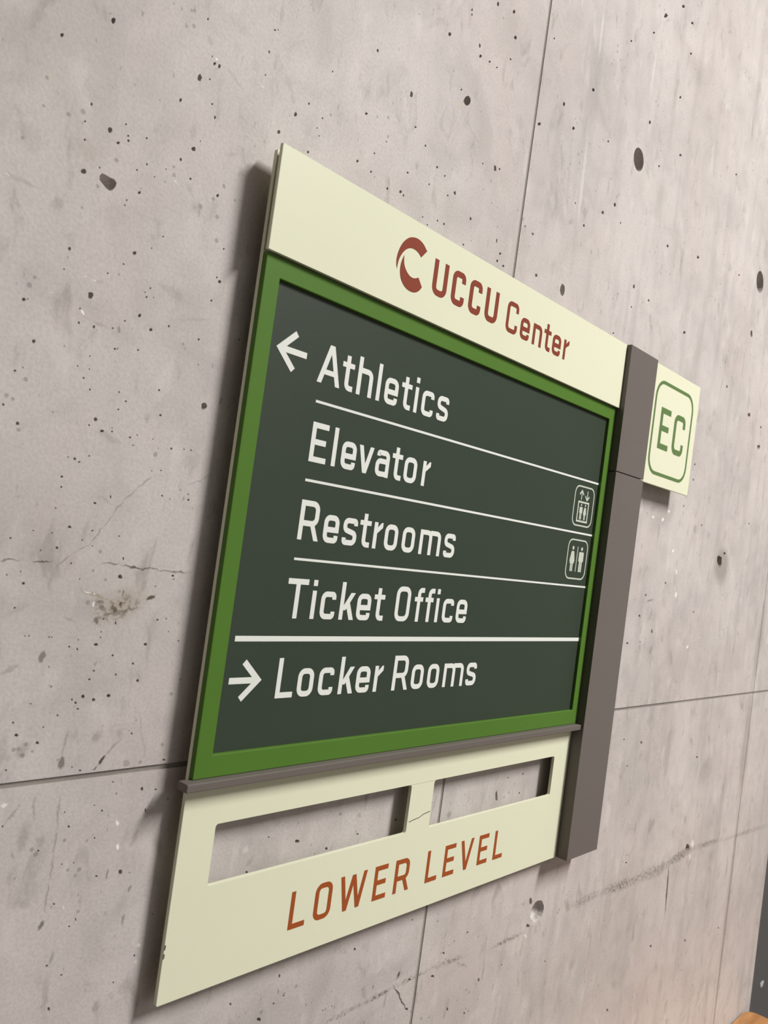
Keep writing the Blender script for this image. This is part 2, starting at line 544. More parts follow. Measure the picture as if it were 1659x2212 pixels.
PITS = []                                                     # (photo crop ox, oy, scale, [(x, y, half w, half h)])
PITS.append((0, 0, 3.95, [(528, 298, 14, 18), (968, 178, 18, 22), (1541, 852, 11, 15), (940, 1112, 17, 24), (1009, 1218, 13, 11), (1076, 1060, 9, 10), (1095, 1160, 9, 10), (1097, 1202, 11, 11), (1252, 1180, 9, 9), (781, 890, 9, 12), (726, 1036, 8, 9), (724, 1192, 8, 8), (712, 1464, 25, 20), (1541, 1360, 9, 13), (1253, 1402, 7, 9), (1168, 1450, 7, 8), (1188, 1643, 11, 12), (1082, 1707, 7, 7), (1066, 1751, 6, 7), (1625, 1526, 9, 11), (594, 2123, 11, 15), (1147, 2160, 15, 16), (1393, 2018, 7, 7), (1294, 2118, 6, 6), (850, 1430, 6, 9), (1318, 1508, 5, 5), (1415, 1443, 5, 6)]))
PITS.append((400, 0, 3.95, [(195, 162, 7, 10), (717, 442, 7, 11), (766, 256, 8, 8), (793, 254, 6, 6), (252, 542, 10, 14), (292, 565, 11, 16), (232, 482, 5, 8), (124, 663, 17, 26), (210, 676, 8, 9), (231, 887, 8, 9), (254, 1003, 8, 14), (72, 1271, 16, 17), (45, 1526, 11, 11), (278, 1668, 11, 14), (943, 975, 12, 17), (1057, 884, 8, 11), (1172, 1008, 7, 10), (1546, 969, 10, 10), (1643, 432, 8, 12), (799, 1127, 11, 15), (1048, 1299, 9, 12), (1470, 1374, 9, 12), (1585, 1466, 8, 9), (1615, 1308, 6, 8), (1127, 1092, 6, 6), (1143, 1160, 6, 6), (685, 640, 6, 7), (330, 2123, 7, 8), (130, 1205, 5, 6), (1258, 610, 6, 7)]))
PITS.append((800, 0, 3.686, [(1017, 32, 9, 17), (1144, 93, 8, 14), (809, 78, 6, 10), (809, 116, 5, 10), (632, 271, 9, 14), (1155, 298, 10, 15), (871, 362, 6, 18), (877, 445, 9, 13), (951, 492, 7, 9), (57, 404, 7, 10), (1465, 305, 5, 8), (327, 750, 11, 19), (725, 715, 5, 8), (775, 805, 24, 36), (1345, 986, 11, 13), (1542, 828, 8, 17), (360, 1011, 7, 8), (438, 1160, 6, 9), (128, 1127, 5, 6), (33, 1221, 6, 8), (994, 1340, 9, 24), (1028, 1346, 6, 8), (532, 1333, 7, 10), (297, 1374, 7, 8), (468, 1466, 6, 8), (135, 1501, 7, 9), (240, 1527, 9, 12), (263, 1555, 6, 10), (673, 1536, 8, 14), (617, 1556, 6, 7), (593, 1400, 6, 7), (586, 1784, 6, 9), (798, 1741, 7, 13), (535, 1757, 5, 8), (1006, 1917, 5, 14), (1033, 2019, 8, 9), (1010, 2078, 6, 12), (1059, 2117, 8, 9), (1293, 1862, 6, 11), (1232, 1800, 5, 6), (1320, 2190, 8, 14), (740, 1947, 7, 8), (454, 1790, 6, 6), (1116, 472, 6, 9), (895, 1303, 5, 6), (1007, 537, 6, 6), (417, 1727, 5, 6)]))
PITS.append((1219, 0, 3.686, [(948, 50, 10, 13), (809, 125, 13, 15), (1020, 183, 9, 11), (714, 260, 7, 9), (533, 327, 7, 8), (1009, 427, 8, 9), (231, 715, 9, 14), (73, 1020, 9, 14), (681, 975, 8, 14), (924, 775, 8, 9), (924, 1236, 8, 9), (754, 1322, 7, 8), (1369, 1390, 6, 8), (349, 1126, 7, 8), (305, 1692, 9, 12), (402, 1630, 8, 14), (155, 1795, 7, 11), (823, 1957, 8, 11), (448, 1775, 5, 7), (88, 1617, 5, 9), (1065, 2048, 9, 12)]))
PITS.append((1259, 560, 4.1475, [(457, 243, 9, 16), (590, 368, 7, 11), (435, 428, 6, 9), (910, 657, 10, 14), (1511, 667, 8, 28), (1291, 1143, 6, 14), (1490, 1395, 11, 18), (1575, 1682, 12, 18), (1400, 142, 6, 8), (273, 662, 6, 9), (990, 1975, 5, 10), (1004, 1840, 6, 10), (1595, 1505, 6, 10)]))
PITS.append((0, 540, 2.9625, [(860, 20, 12, 13), (790, 90, 6, 6), (410, 123, 6, 5), (690, 148, 5, 6), (152, 316, 12, 10), (178, 314, 5, 5), (580, 290, 15, 22), (1406, 203, 9, 10), (1388, 175, 5, 7), (962, 244, 5, 6), (937, 301, 6, 6), (983, 304, 4, 4), (928, 271, 3, 4), (893, 420, 10, 11), (505, 466, 7, 8), (600, 492, 8, 10), (721, 500, 6, 5), (799, 454, 5, 6), (965, 509, 9, 9), (1353, 323, 6, 7), (216, 584, 10, 11), (736, 633, 7, 7), (752, 631, 4, 4), (761, 622, 6, 6), (883, 640, 6, 7), (1271, 573, 6, 7), (575, 679, 5, 5), (496, 742, 5, 5), (572, 761, 4, 5), (95, 772, 8, 8), (146, 752, 5, 5), (576, 893, 6, 6), (762, 909, 5, 6), (1018, 896, 8, 7), (1306, 1000, 16, 20), (805, 968, 6, 6), (757, 1020, 6, 6), (1027, 1058, 8, 7), (22, 989, 8, 8), (112, 1110, 11, 10), (611, 1084, 10, 12), (627, 1105, 10, 10), (654, 1158, 11, 9), (570, 1121, 6, 5), (718, 1140, 4, 4), (717, 1161, 5, 6), (832, 1199, 7, 7), (878, 1184, 4, 5), (978, 1210, 4, 4), (852, 1250, 5, 5), (1096, 1272, 6, 7), (1178, 1275, 4, 5), (1222, 1281, 5, 6), (435, 1325, 5, 5), (478, 1336, 8, 8), (506, 1356, 7, 6), (571, 1318, 5, 6), (1531, 573, 5, 7), (512, 375, 5, 5), (535, 820, 5, 7), (1081, 487, 6, 7)]))
PITS.append((0, 980, 3.252, [(435, 161, 8, 8), (432, 234, 7, 7), (391, 382, 5, 5), (489, 515, 10, 9), (366, 556, 5, 5), (649, 541, 7, 6), (576, 606, 5, 5), (836, 579, 7, 5), (649, 648, 5, 5), (400, 662, 9, 9), (285, 680, 5, 5), (73, 592, 8, 8), (234, 540, 4, 4), (500, 770, 6, 6), (1139, 296, 6, 7), (1325, 325, 7, 8), (1322, 285, 4, 5), (1131, 118, 5, 5), (1066, 120, 4, 4), (668, 348, 10, 7), (777, 303, 5, 10), (867, 737, 6, 12), (845, 865, 14, 14), (1213, 857, 9, 8), (1220, 881, 5, 5), (1092, 931, 5, 5), (103, 1083, 7, 7), (165, 911, 10, 11), (48, 852, 6, 5), (726, 1161, 6, 6), (812, 1190, 6, 9), (1106, 1167, 7, 8), (711, 1252, 5, 5), (203, 1280, 6, 5), (175, 1281, 4, 5), (345, 1289, 6, 6), (363, 1289, 5, 5), (550, 1307, 5, 5), (674, 1342, 13, 11), (1021, 1339, 10, 9), (487, 1357, 7, 6), (543, 1374, 5, 9), (791, 1417, 8, 8), (935, 1475, 7, 8), (659, 1525, 7, 7), (813, 1552, 6, 8), (967, 1594, 8, 10), (628, 1586, 9, 8), (362, 1636, 5, 6), (582, 1705, 11, 13), (763, 1701, 13, 12), (657, 1730, 12, 12), (505, 1727, 6, 8), (531, 1750, 8, 8), (515, 1748, 5, 5), (546, 1793, 7, 7), (218, 1757, 4, 5), (116, 1978, 12, 12), (92, 1890, 8, 8), (260, 2032, 11, 11), (1151, 2150, 8, 7), (405, 1838, 6, 8), (304, 1922, 5, 6), (925, 1965, 6, 8), (145, 828, 5, 5), (559, 880, 4, 5), (1168, 1160, 4, 5), (1185, 1250, 4, 4), (705, 1290, 4, 6), (1254, 1314, 5, 6), (343, 1497, 5, 5)]))
PITS.append((0, 1600, 3.614, [(46, 320, 15, 12), (47, 230, 9, 8), (625, 232, 9, 8), (562, 205, 5, 6), (1108, 375, 9, 14), (1214, 381, 8, 8), (883, 322, 9, 6), (536, 671, 9, 11), (736, 505, 5, 6), (797, 548, 7, 10), (738, 760, 6, 8), (298, 860, 8, 8), (482, 965, 6, 7), (575, 955, 5, 7), (753, 1058, 10, 9), (940, 1028, 14, 18), (1012, 1030, 4, 5), (420, 1275, 8, 9), (590, 1395, 6, 12), (540, 1450, 8, 7), (1048, 1678, 8, 9), (366, 1757, 10, 10), (478, 1830, 9, 7), (884, 1888, 6, 7), (380, 2095, 9, 14), (20, 670, 7, 9), (505, 558, 5, 8), (1190, 1350, 6, 6), (908, 412, 4, 7), (1135, 545, 6, 15)]))
PITS.append((640, 1840, 2.5136, [(317, 530, 6, 9), (930, 437, 5, 6), (800, 550, 5, 7), (630, 370, 4, 4), (912, 875, 4, 7), (740, 677, 7, 8), (615, 695, 6, 7), (990, 697, 4, 10), (1350, 595, 4, 4), (193, 838, 3, 4), (145, 862, 3, 3), (820, 855, 4, 10), (1115, 615, 3, 4), (1272, 268, 6, 18), (1258, 402, 9, 10), (600, 855, 6, 8)]))
PITS.append((320, 1960, 2.592, [(461, 541, 6, 8), (757, 495, 5, 5), (620, 630, 10, 12), (702, 540, 5, 6), (1027, 550, 4, 5), (735, 385, 4, 10)]))
PITS.append((1259, 1812, 4.1475, [(388, 216, 7, 9), (607, 963, 9, 13), (220, 1535, 8, 14), (915, 910, 7, 12), (1215, 798, 6, 7), (938, 78, 18, 28)]))
PITS.append((1280, 1060, 3.456, [(545, 690, 5, 9), (815, 258, 5, 8), (680, 115, 4, 6), (1168, 245, 4, 6), (235, 1858, 5, 6), (365, 1880, 6, 9), (780, 1990, 6, 8), (257, 2055, 4, 5), (755, 905, 5, 6), (355, 1130, 4, 5), (397, 780, 5, 10), (442, 1050, 5, 14), (350, 935, 6, 10), (260, 1140, 8, 10), (948, 525, 16, 40), (985, 470, 8, 10)]))
PITS.append((300, 1540, 2.5136, [(860, 698, 11, 11), (1018, 737, 7, 8), (705, 675, 4, 5), (1188, 658, 5, 6), (585, 865, 6, 7), (1395, 580, 6, 7)]))
PITS.append((840, 1540, 3.318, [(771, 600, 7, 35), (856, 465, 5, 6), (960, 437, 5, 6), (935, 575, 5, 6)]))

rnd = random.Random(7)
pits = []                                                     # (outline in (x, z), depth, smooth)


def add_pit(poly_px, depth_k, floor_k=0.55, maxd=0.060):
    pl = [un(*q) for q in poly_px]
    pl = [(q.x, q.z) for q in pl]
    cx = sum(q[0] for q in pl) / len(pl)
    cz = sum(q[1] for q in pl) / len(pl)
    rr = min(math.hypot(q[0] - cx, q[1] - cz) for q in pl)
    rmax = max(math.hypot(q[0] - cx, q[1] - cz) for q in pl)
    for (ol, od, of, ox, oz, orr) in pits:
        if math.hypot(ox - cx, oz - cz) < (orr + rmax) * 1.02 + 0.0004:
            return
    pits.append((pl, min(maxd, depth_k * rr), floor_k, cx, cz, rmax))


# big recognisable cavities first
k_ = 3.95
add_pit([(x / k_, y / k_) for x, y in ((870, 1478), (900, 1490), (940, 1515), (975, 1530), (995, 1560), (985, 1595), (960, 1620), (935, 1628), (905, 1605), (875, 1560), (850, 1535), (850, 1500))], 2.2, 0.35)


def ell(cx, cy, a, b_, n, jit=0.0, tilt=0.0):
    out = []
    for i in range(n):
        th = 2 * math.pi * i / n
        q = 1 + (rnd.random() - 0.5) * jit
        x, y = a * math.cos(th) * q, b_ * math.sin(th) * q
        out.append((cx + x * math.cos(tilt) - y * math.sin(tilt), cy + x * math.sin(tilt) + y * math.cos(tilt)))
    return out


add_pit(ell(1219 + 592 / 3.686, 1270 / 3.686, 10.6, 26, 24, 0.0, -0.06), 4.5, 0.9)      # tie hole
add_pit(ell(1259 + 1587 / 4.1475, 560 + 203 / 4.1475, 7.5, 24, 22, 0.0), 4.0, 0.8)      # tie hole
add_pit(ell(1160, 1968, 13, 24, 18, 0.12, 0.35), 1.0, 0.35)                               # spall under the sign
add_pit(ell(1214.8, 626, 5.2, 12.5, 10, 0.2), 1.9, 0.6)
for ox, oy, sc, lst in PITS:
    for (x, y, hw, hh) in lst:
        big_ = max(hw, hh) / sc
        n = 7 if big_ < 3 else 10
        add_pit(ell(ox + x / sc, oy + y / sc, max(hw / sc * 1.1, 1.5), max(hh / sc * 1.1, 1.5), n, 0.45), 3.0 if big_ < 6 else 2.2, 0.7)

JW = 0.0028                                                   # half joint width, sign units


def panel(x_lo, x_hi, z_lo, z_hi, tone):
    """outline from functions of the other axis; returns a mesh with pits cut in"""
    c = [(x_lo(z_lo(0)), z_lo(x_lo(0))), (x_hi(z_lo(0)), z_lo(x_hi(0))), (x_hi(z_hi(0)), z_hi(x_hi(0))), (x_lo(z_hi(0)), z_hi(x_lo(0)))]

    def inside(px, pz, r):
        return (x_lo(pz) + r < px < x_hi(pz) - r) and (z_lo(px) + r < pz < z_hi(px) - r)
    mine = [q for q in pits if inside(q[3], q[4], q[5] * 1.05 + 0.0006)]
    v2 = [Vector(q) for q in c]
    edges = [(0, 1), (1, 2), (2, 3), (3, 0)]
    owner = []
    for q in mine:
        k = len(v2)
        pl = q[0]
        v2 += [Vector(p_) for p_ in pl]
        m_ = len(pl)
        edges += [(k + i, k + (i + 1) % m_) for i in range(m_)]
        owner.append((k, m_, q))
    gx = -0.36
    while gx < 2.09:                                          # extra points keep the facets small in view
        gz = -1.05
        while gz < 1.75:
            qx, qz = gx + rnd.uniform(-.012, .012), gz + rnd.uniform(-.012, .012)
            if inside(qx, qz, 0.008) and all(math.hypot(qx - q[3], qz - q[4]) > q[5] * 1.15 + 0.003 for q in mine):
                v2.append(Vector((qx, qz)))
            gz += 0.06
        gx += 0.06
    ov, oe, of, vo_, eo, fo = delaunay_2d_cdt(v2, edges, [], 1, 1e-7)
    back = {}
    for i, l in enumerate(vo_):
        for a in l:
            back[a] = i
    cyc = [set(back[k + i] for i in range(m_)) for k, m_, q in owner]
    vset = {}
    for ci, s_ in enumerate(cyc):
        for a in s_:
            vset[a] = ci
    verts = [P(p_.x, YW, p_.y) for p_ in ov]
    faces = []
    for f in of:
        cs = set(vset.get(a, -1) for a in f)
        if len(cs) == 1 and -1 not in cs:
            continue                                          # triangle lies inside a pit
        faces.append(tuple(f))
    for k, m_, q in owner:
        pl, d, fk, cx, cz, rm = q
        ring0 = [back[k + i] for i in range(m_)]
        k1 = len(verts)
        for p_ in pl:
            s_ = 0.93
            verts.append(P(cx + (p_[0] - cx) * s_, YW + d * 0.55, cz + (p_[1] - cz) * s_))
        k2 = len(verts)
        for p_ in pl:
            verts.append(P(cx + (p_[0] - cx) * fk, YW + d, cz + (p_[1] - cz) * fk))
        k3 = len(verts)
        verts.append(P(cx, YW + d * 1.02, cz))
        for i in range(m_):
            j = (i + 1) % m_
            faces.append((ring0[i], ring0[j], k1 + j, k1 + i))
            faces.append((k1 + i, k1 + j, k2 + j, k2 + i))
            faces.append((k2 + i, k2 + j, k3))
    # edges of the panel going back to the slab
    ci = [back[i] for i in range(4)]
    kb = len(verts)
    for q in c:
        verts.append(P(q[0], YW + PT, q[1]))
    for i in range(4):
        j = (i + 1) % 4
        faces.append((ci[i], ci[j], kb + j, kb + i))
    me = bpy.data.meshes.new('concrete_panel')
    me.from_pydata([tuple(p_) for p_ in verts], [], faces)
    # face normals: everything on the front must look at -y
    bm = bmesh.new()
    bm.from_mesh(me)
    bmesh.ops.recalc_face_normals(bm, faces=bm.faces)
    s_ = sum(f.normal.y * f.calc_area() for f in bm.faces)
    if s_ > 0:
        bmesh.ops.reverse_faces(bm, faces=bm.faces)
    bm.to_mesh(me)
    bm.free()
    o = link('concrete_panel', me, concrete_mat((), tone), wall)
    tiles = {}
    for f in me.polygons:
        c_ = f.center
        tiles.setdefault((math.floor(c_.x / 0.11), math.floor(c_.z / 0.11)), []).append(f)
    for fl in tiles.values():
        xs = [me.vertices[i].co for f in fl for i in f.vertices]
        x0, x1 = min(q.x for q in xs), max(q.x for q in xs)
        z0, z1 = min(q.z for q in xs), max(q.z for q in xs)
        if x1 - x0 > 0.6:
            idx = ()
        else:
            idx = tuple(i for i, q in enumerate(SBOX) if q[0] < x1 and q[2] > x0 and q[1] < z1 and q[3] > z0)
        if idx:
            if (idx, tone) not in TILE_M:
                TILE_M[idx, tone] = concrete_mat(idx, tone)
            me.materials.append(TILE_M[idx, tone])
            for f in fl:
                f.material_index = len(me.materials) - 1
    return o


TILE_M = {}


const = lambda v: (lambda _: v)
colx = [(const(XL), lambda z: vx1(z) - JW), (lambda z: vx1(z) + JW, const(1.762 - 0.0016)), (const(1.762 + 0.0016), const(XE))]
rows = [(const(ZF), lambda x: hz(x) - JW), (lambda x: hz(x) + JW, const(ZC))]
for (xa, xb), tones in zip(colx, ((1.15, 1.15),) * 3):
    for (za, zb), tone in zip(rows, tones):
        panel(xa, xb, za, zb, tone)
# grout at the bottom of the joints
def strip(name, pts, y0):
    verts = [P(p_[0], y0, p_[1]) for p_ in pts] + [P(p_[0], YW + PT, p_[1]) for p_ in pts]
    f = [(0, 1, 2, 3), (7, 6, 5, 4), (0, 4, 5, 1), (1, 5, 6, 2), (2, 6, 7, 3), (3, 7, 4, 0)]
    return link(name, mesh(name, verts, f), M_JOINT, wall)
strip('joint', [(XL, hz(XL) - JW), (XE, hz(XE) - JW), (XE, hz(XE) + JW), (XL, hz(XL) + JW)], YW + 0.0020)
strip('joint', [(vx1(ZF) - JW, ZF), (vx1(ZF) + JW, ZF), (vx1(ZC) + JW, ZC), (vx1(ZC) - JW, ZC)], YW + 0.0010)
strip('joint', [(1.762 - .0016, ZF), (1.762 + .0016, ZF), (1.762 + .0016, ZC), (1.762 - .0016, ZC)], YW + 0.0008)

# door beyond the end of the concrete
DX0, DX1 = WALL_END, WALL_END + 1.02
door = struct(link('door_1', box_mesh('door_1', (DX0 + 0.006, 0.012, 0.006), (DX1, 0.06, 2.13)), M_DOOR))
bevel(door, 0.002)
dh = link('door_handle', box_mesh('door_handle', (DX1 - 0.09, -0.045, 1.0), (DX1 - 0.06, 0.012, 1.14)), M_METAL, door)
bevel(dh, 0.006, 3)
c0 = un(1645.5, 2125.5, 0.012 / S + YW)
cc = P(c0.x, c0.y, c0.z)
pts = [(cc.x + 0.011 * math.cos(a) * (1 + .25 * math.sin(3 * a)), cc.z + 0.0065 * math.sin(a)) for a in [i * math.pi / 5 for i in range(10)]]
link('paint_chip', plate_mesh('paint_chip', pts, [], 0.0112, 0.0125, lambda x, y, z: Vector((x, y, z))), M_CHIP, door)['label'] = 'pale chip in the dark door paint'
struct(link('wall_back_far', box_mesh('wall_back_far', (DX1, 0.0, 0), (X1, 0.3, CEIL)), M_PLAIN)).name = 'wall_beyond'
struct(link('wall_above_door', box_mesh('wall_above_door', (DX0, 0.0, 2.14), (DX1, 0.3, CEIL)), M_PLAIN))


# unseen door added at the corridor end as a daylight source, now unlit
d2 = struct(link('added_door', plate_mesh('added_door', rect(-0.98, 0.005, -0.14, 2.2), [rect(-0.92, 0.17, -0.20, 2.13)], X0 + 0.002, X0 + 0.04, lambda x, y, z: Vector((y, x, z))), M_METAL))
link('added_door_pane', box_mesh('added_door_pane', (X0 + 0.004, -0.92, 0.17), (X0 + 0.012, -0.20, 2.13)), M_CHIP, d2)


# ------------------------------------------------------------------ the sign
PX0, PX1 = 0.7682, 0.8762
ZT, ZBOT = 0.634, -0.254
XLFT = -0.0215
sign = empty('directory_sign', P(0.38, YW, ZBOT), 'cream and green wayfinding sign with grey post on the concrete wall', 'sign')

cut1 = rrect(0.0225, -0.142, 0.3463, -0.0771, 0.004, 4)
cut2 = rrect(0.3958, -0.142, 0.7203, -0.0771, 0.004, 4)
back = link('back_plate', plate_mesh('back_plate', rrect(XLFT, ZBOT, PX0 - 0.0003, ZT - 0.002, 0.002, 3), [cut1, cut2], 0.0067, 0.0117), M_CREAM, sign)
bevel(back, 0.0006)
back['label'] = 'cream back plate with two long cut-outs and LOWER LEVEL lettering'
for (a, b_, c_, d_) in ((0.1, 0.5, 0.14, 0.54), (0.6, 0.5, 0.64, 0.54), (0.1, -0.20, 0.14, -0.18), (0.6, -0.20, 0.64, -0.18)):
    link('standoff', plate_mesh('standoff', rect(a, b_, c_, d_), [], 0.0117, YW - 0.0002), M_POST, back)

head = link('header_plate', plate_mesh('header_plate', rect(-0.0252, 0.5229, PX0 - 0.0004, ZT), [], -0.0058, -0.0010), M_CREAM, sign)
bevel(head, 0.0006)
link('spacer', plate_mesh('spacer', rect(-0.0175, 0.5275, PX0 - 0.001, ZT - 0.006), [], -0.0010, 0.0067), M_POST, sign)

frame = link('green_frame', plate_mesh('green_frame', rect(-0.0211, -0.0238, PX0 - 0.0004, 0.5222), [rect(0, 0, 0.7486, 0.5)], 0.0, 0.0067), M_GREEN, sign)
bevel(frame, 0.0007)
panelo = link('message_panel', plate_mesh('message_panel', rect(0.0001, 0.0001, 0.7485, 0.4999), [], 0.005, 0.0067), M_PANEL, sign)
ledge = link('ledge', plate_mesh('ledge', rect(-0.0341, -0.0328, PX0 - 0.0002, -0.0240), [], -0.0100, 0.0067), M_POST, sign)
bevel(ledge, 0.0008)
for z0, z1 in ((ZBOT, 0.4125), (0.4139, ZT + 0.0005)):
    o = link('post_section', plate_mesh('post_section', rect(PX0, z0, PX1, z1), [], -0.0144, YW - 0.0001), M_POST, sign)
    bevel(o, 0.0006)
ec = link('code_plate', plate_mesh('code_plate', rect(PX1 + 0.0003, 0.4128, 1.1015, 0.6345), [], -0.0055, -0.0005), M_CREAM, sign)
bevel(ec, 0.0005)
ec['label'] = 'cream plate lettered EC beside the grey post'
link('bracket', plate_mesh('bracket', rect(PX1 + 0.0003, 0.46, 0.98, 0.59), [], -0.0005, YW - 0.0001), M_POST, sign)


# ---- stroke lettering -------------------------------------------------
class Ink:
    """flat raised lettering: ribbons and polygons in plane coordinates"""
    def __init__(self):
        self.v, self.f, self.d, self.n = [], [], [], 0

    def poly(self, pts):
        tr = tessellate_polygon([[Vector((p_[0], p_[1], 0)) for p_ in pts]])
        k = len(self.v)
        self.v += pts
        self.n += 1
        self.d += [self.n] * len(pts)
        self.f += [tuple(k + i for i in t_) for t_ in tr]

    def box(self, x0, z0, x1, z1):
        self.poly([(x0, z0), (x1, z0), (x1, z1), (x0, z1)])

    def ribbon(self, pts, w_, closed=False):
        n = len(pts)
        L, Rr = [], []
        for i in range(n):
            p_ = Vector(pts[i])
            a = Vector(pts[i - 1]) if (i > 0 or closed) else None
            b_ = Vector(pts[(i + 1) % n]) if (i < n - 1 or closed) else None
            d1 = (p_ - a).normalized() if a is not None else None
            d2 = (b_ - p_).normalized() if b_ is not None else None
            if d1 is None: d1 = d2
            if d2 is None: d2 = d1
            n1 = Vector((-d1.y, d1.x)); n2 = Vector((-d2.y, d2.x))
            m_ = (n1 + n2)
            if m_.length < 1e-6: m_ = n1
            m_.normalize()
            s_ = min(2.2, 1.0 / max(0.3, m_.dot(n1))) * w_ / 2
            L.append(tuple(p_ + m_ * s_)); Rr.append(tuple(p_ - m_ * s_))
        k = len(self.v)
        for a, b_ in zip(L, Rr):
            self.v += [a, b_]
            self.d += [self.n + 1] * 2
        self.n += 1
        for i in range(n if closed else n - 1):
            j = (i + 1) % n
            self.f.append((k + 2 * i, k + 2 * i + 1, k + 2 * j + 1, k + 2 * j))

    def make(self, name, y, mat, parent, label=None, th=0.0003):
        nv = len(self.v)
        verts = [P(a[0], y - th - 0.000012 * (q % 8), a[1]) for a, q in zip(self.v, self.d)]   # strokes lie over one another
        me = bpy.data.meshes.new(name)
        # front faces wound towards the viewer (-y)
        faces = []
        for f in self.f:
            area = 0
            for i in range(len(f)):
                x0, z0 = self.v[f[i]][:2]; x1, z1 = self.v[f[(i + 1) % len(f)]][:2]
                area += x0 * z1 - x1 * z0
            faces.append(tuple(f) if area > 0 else tuple(reversed(f)))
        me.from_pydata([tuple(q) for q in verts], [], faces)
        bm = bmesh.new(); bm.from_mesh(me)
        r = bmesh.ops.extrude_face_region(bm, geom=bm.faces[:])
        vs = [e for e in r['geom'] if isinstance(e, bmesh.types.BMVert)]
        # the extruded copy becomes the front, the originals stay on the panel face
        for q in bm.verts:
            if q not in vs:
                q.co.y += th * S * 0.9
        bm.to_mesh(me); bm.free()
        o = link(name, me, mat, parent)
        if label:
            o['label'] = label
        return o


def rounded(path, closed=False, n=5):
    """corner list (x, y, r) -> polyline"""
    out = []
    m_ = len(path)
    for i, c in enumerate(path):
        r = c[2] if len(c) > 2 else 0
        p_ = Vector(c[:2])
        if r <= 0 or (not closed and i in (0, m_ - 1)):
            out.append(tuple(p_)); continue
        a = Vector(path[i - 1][:2]); b_ = Vector(path[(i + 1) % m_][:2])
        da = (a - p_); db = (b_ - p_)
        la_, lb_ = da.length, db.length
        da.normalize(); db.normalize()
        ang = da.angle(db)
        tt = min(r / math.tan(ang / 2), la_ * 0.5, lb_ * 0.5)
        p0, p1 = p_ + da * tt, p_ + db * tt
        for k in range(n + 1):
            s_ = k / n
            # quadratic with weight close to a circle arc
            wgt = math.sin(ang / 2)
            q = (p0 * (1 - s_) ** 2 + p_ * (2 * wgt * s_ * (1 - s_)) + p1 * s_ ** 2) / ((1 - s_) ** 2 + 2 * wgt * s_ * (1 - s_) + s_ ** 2)
            out.append(tuple(q))
    return out


XH = 0.725


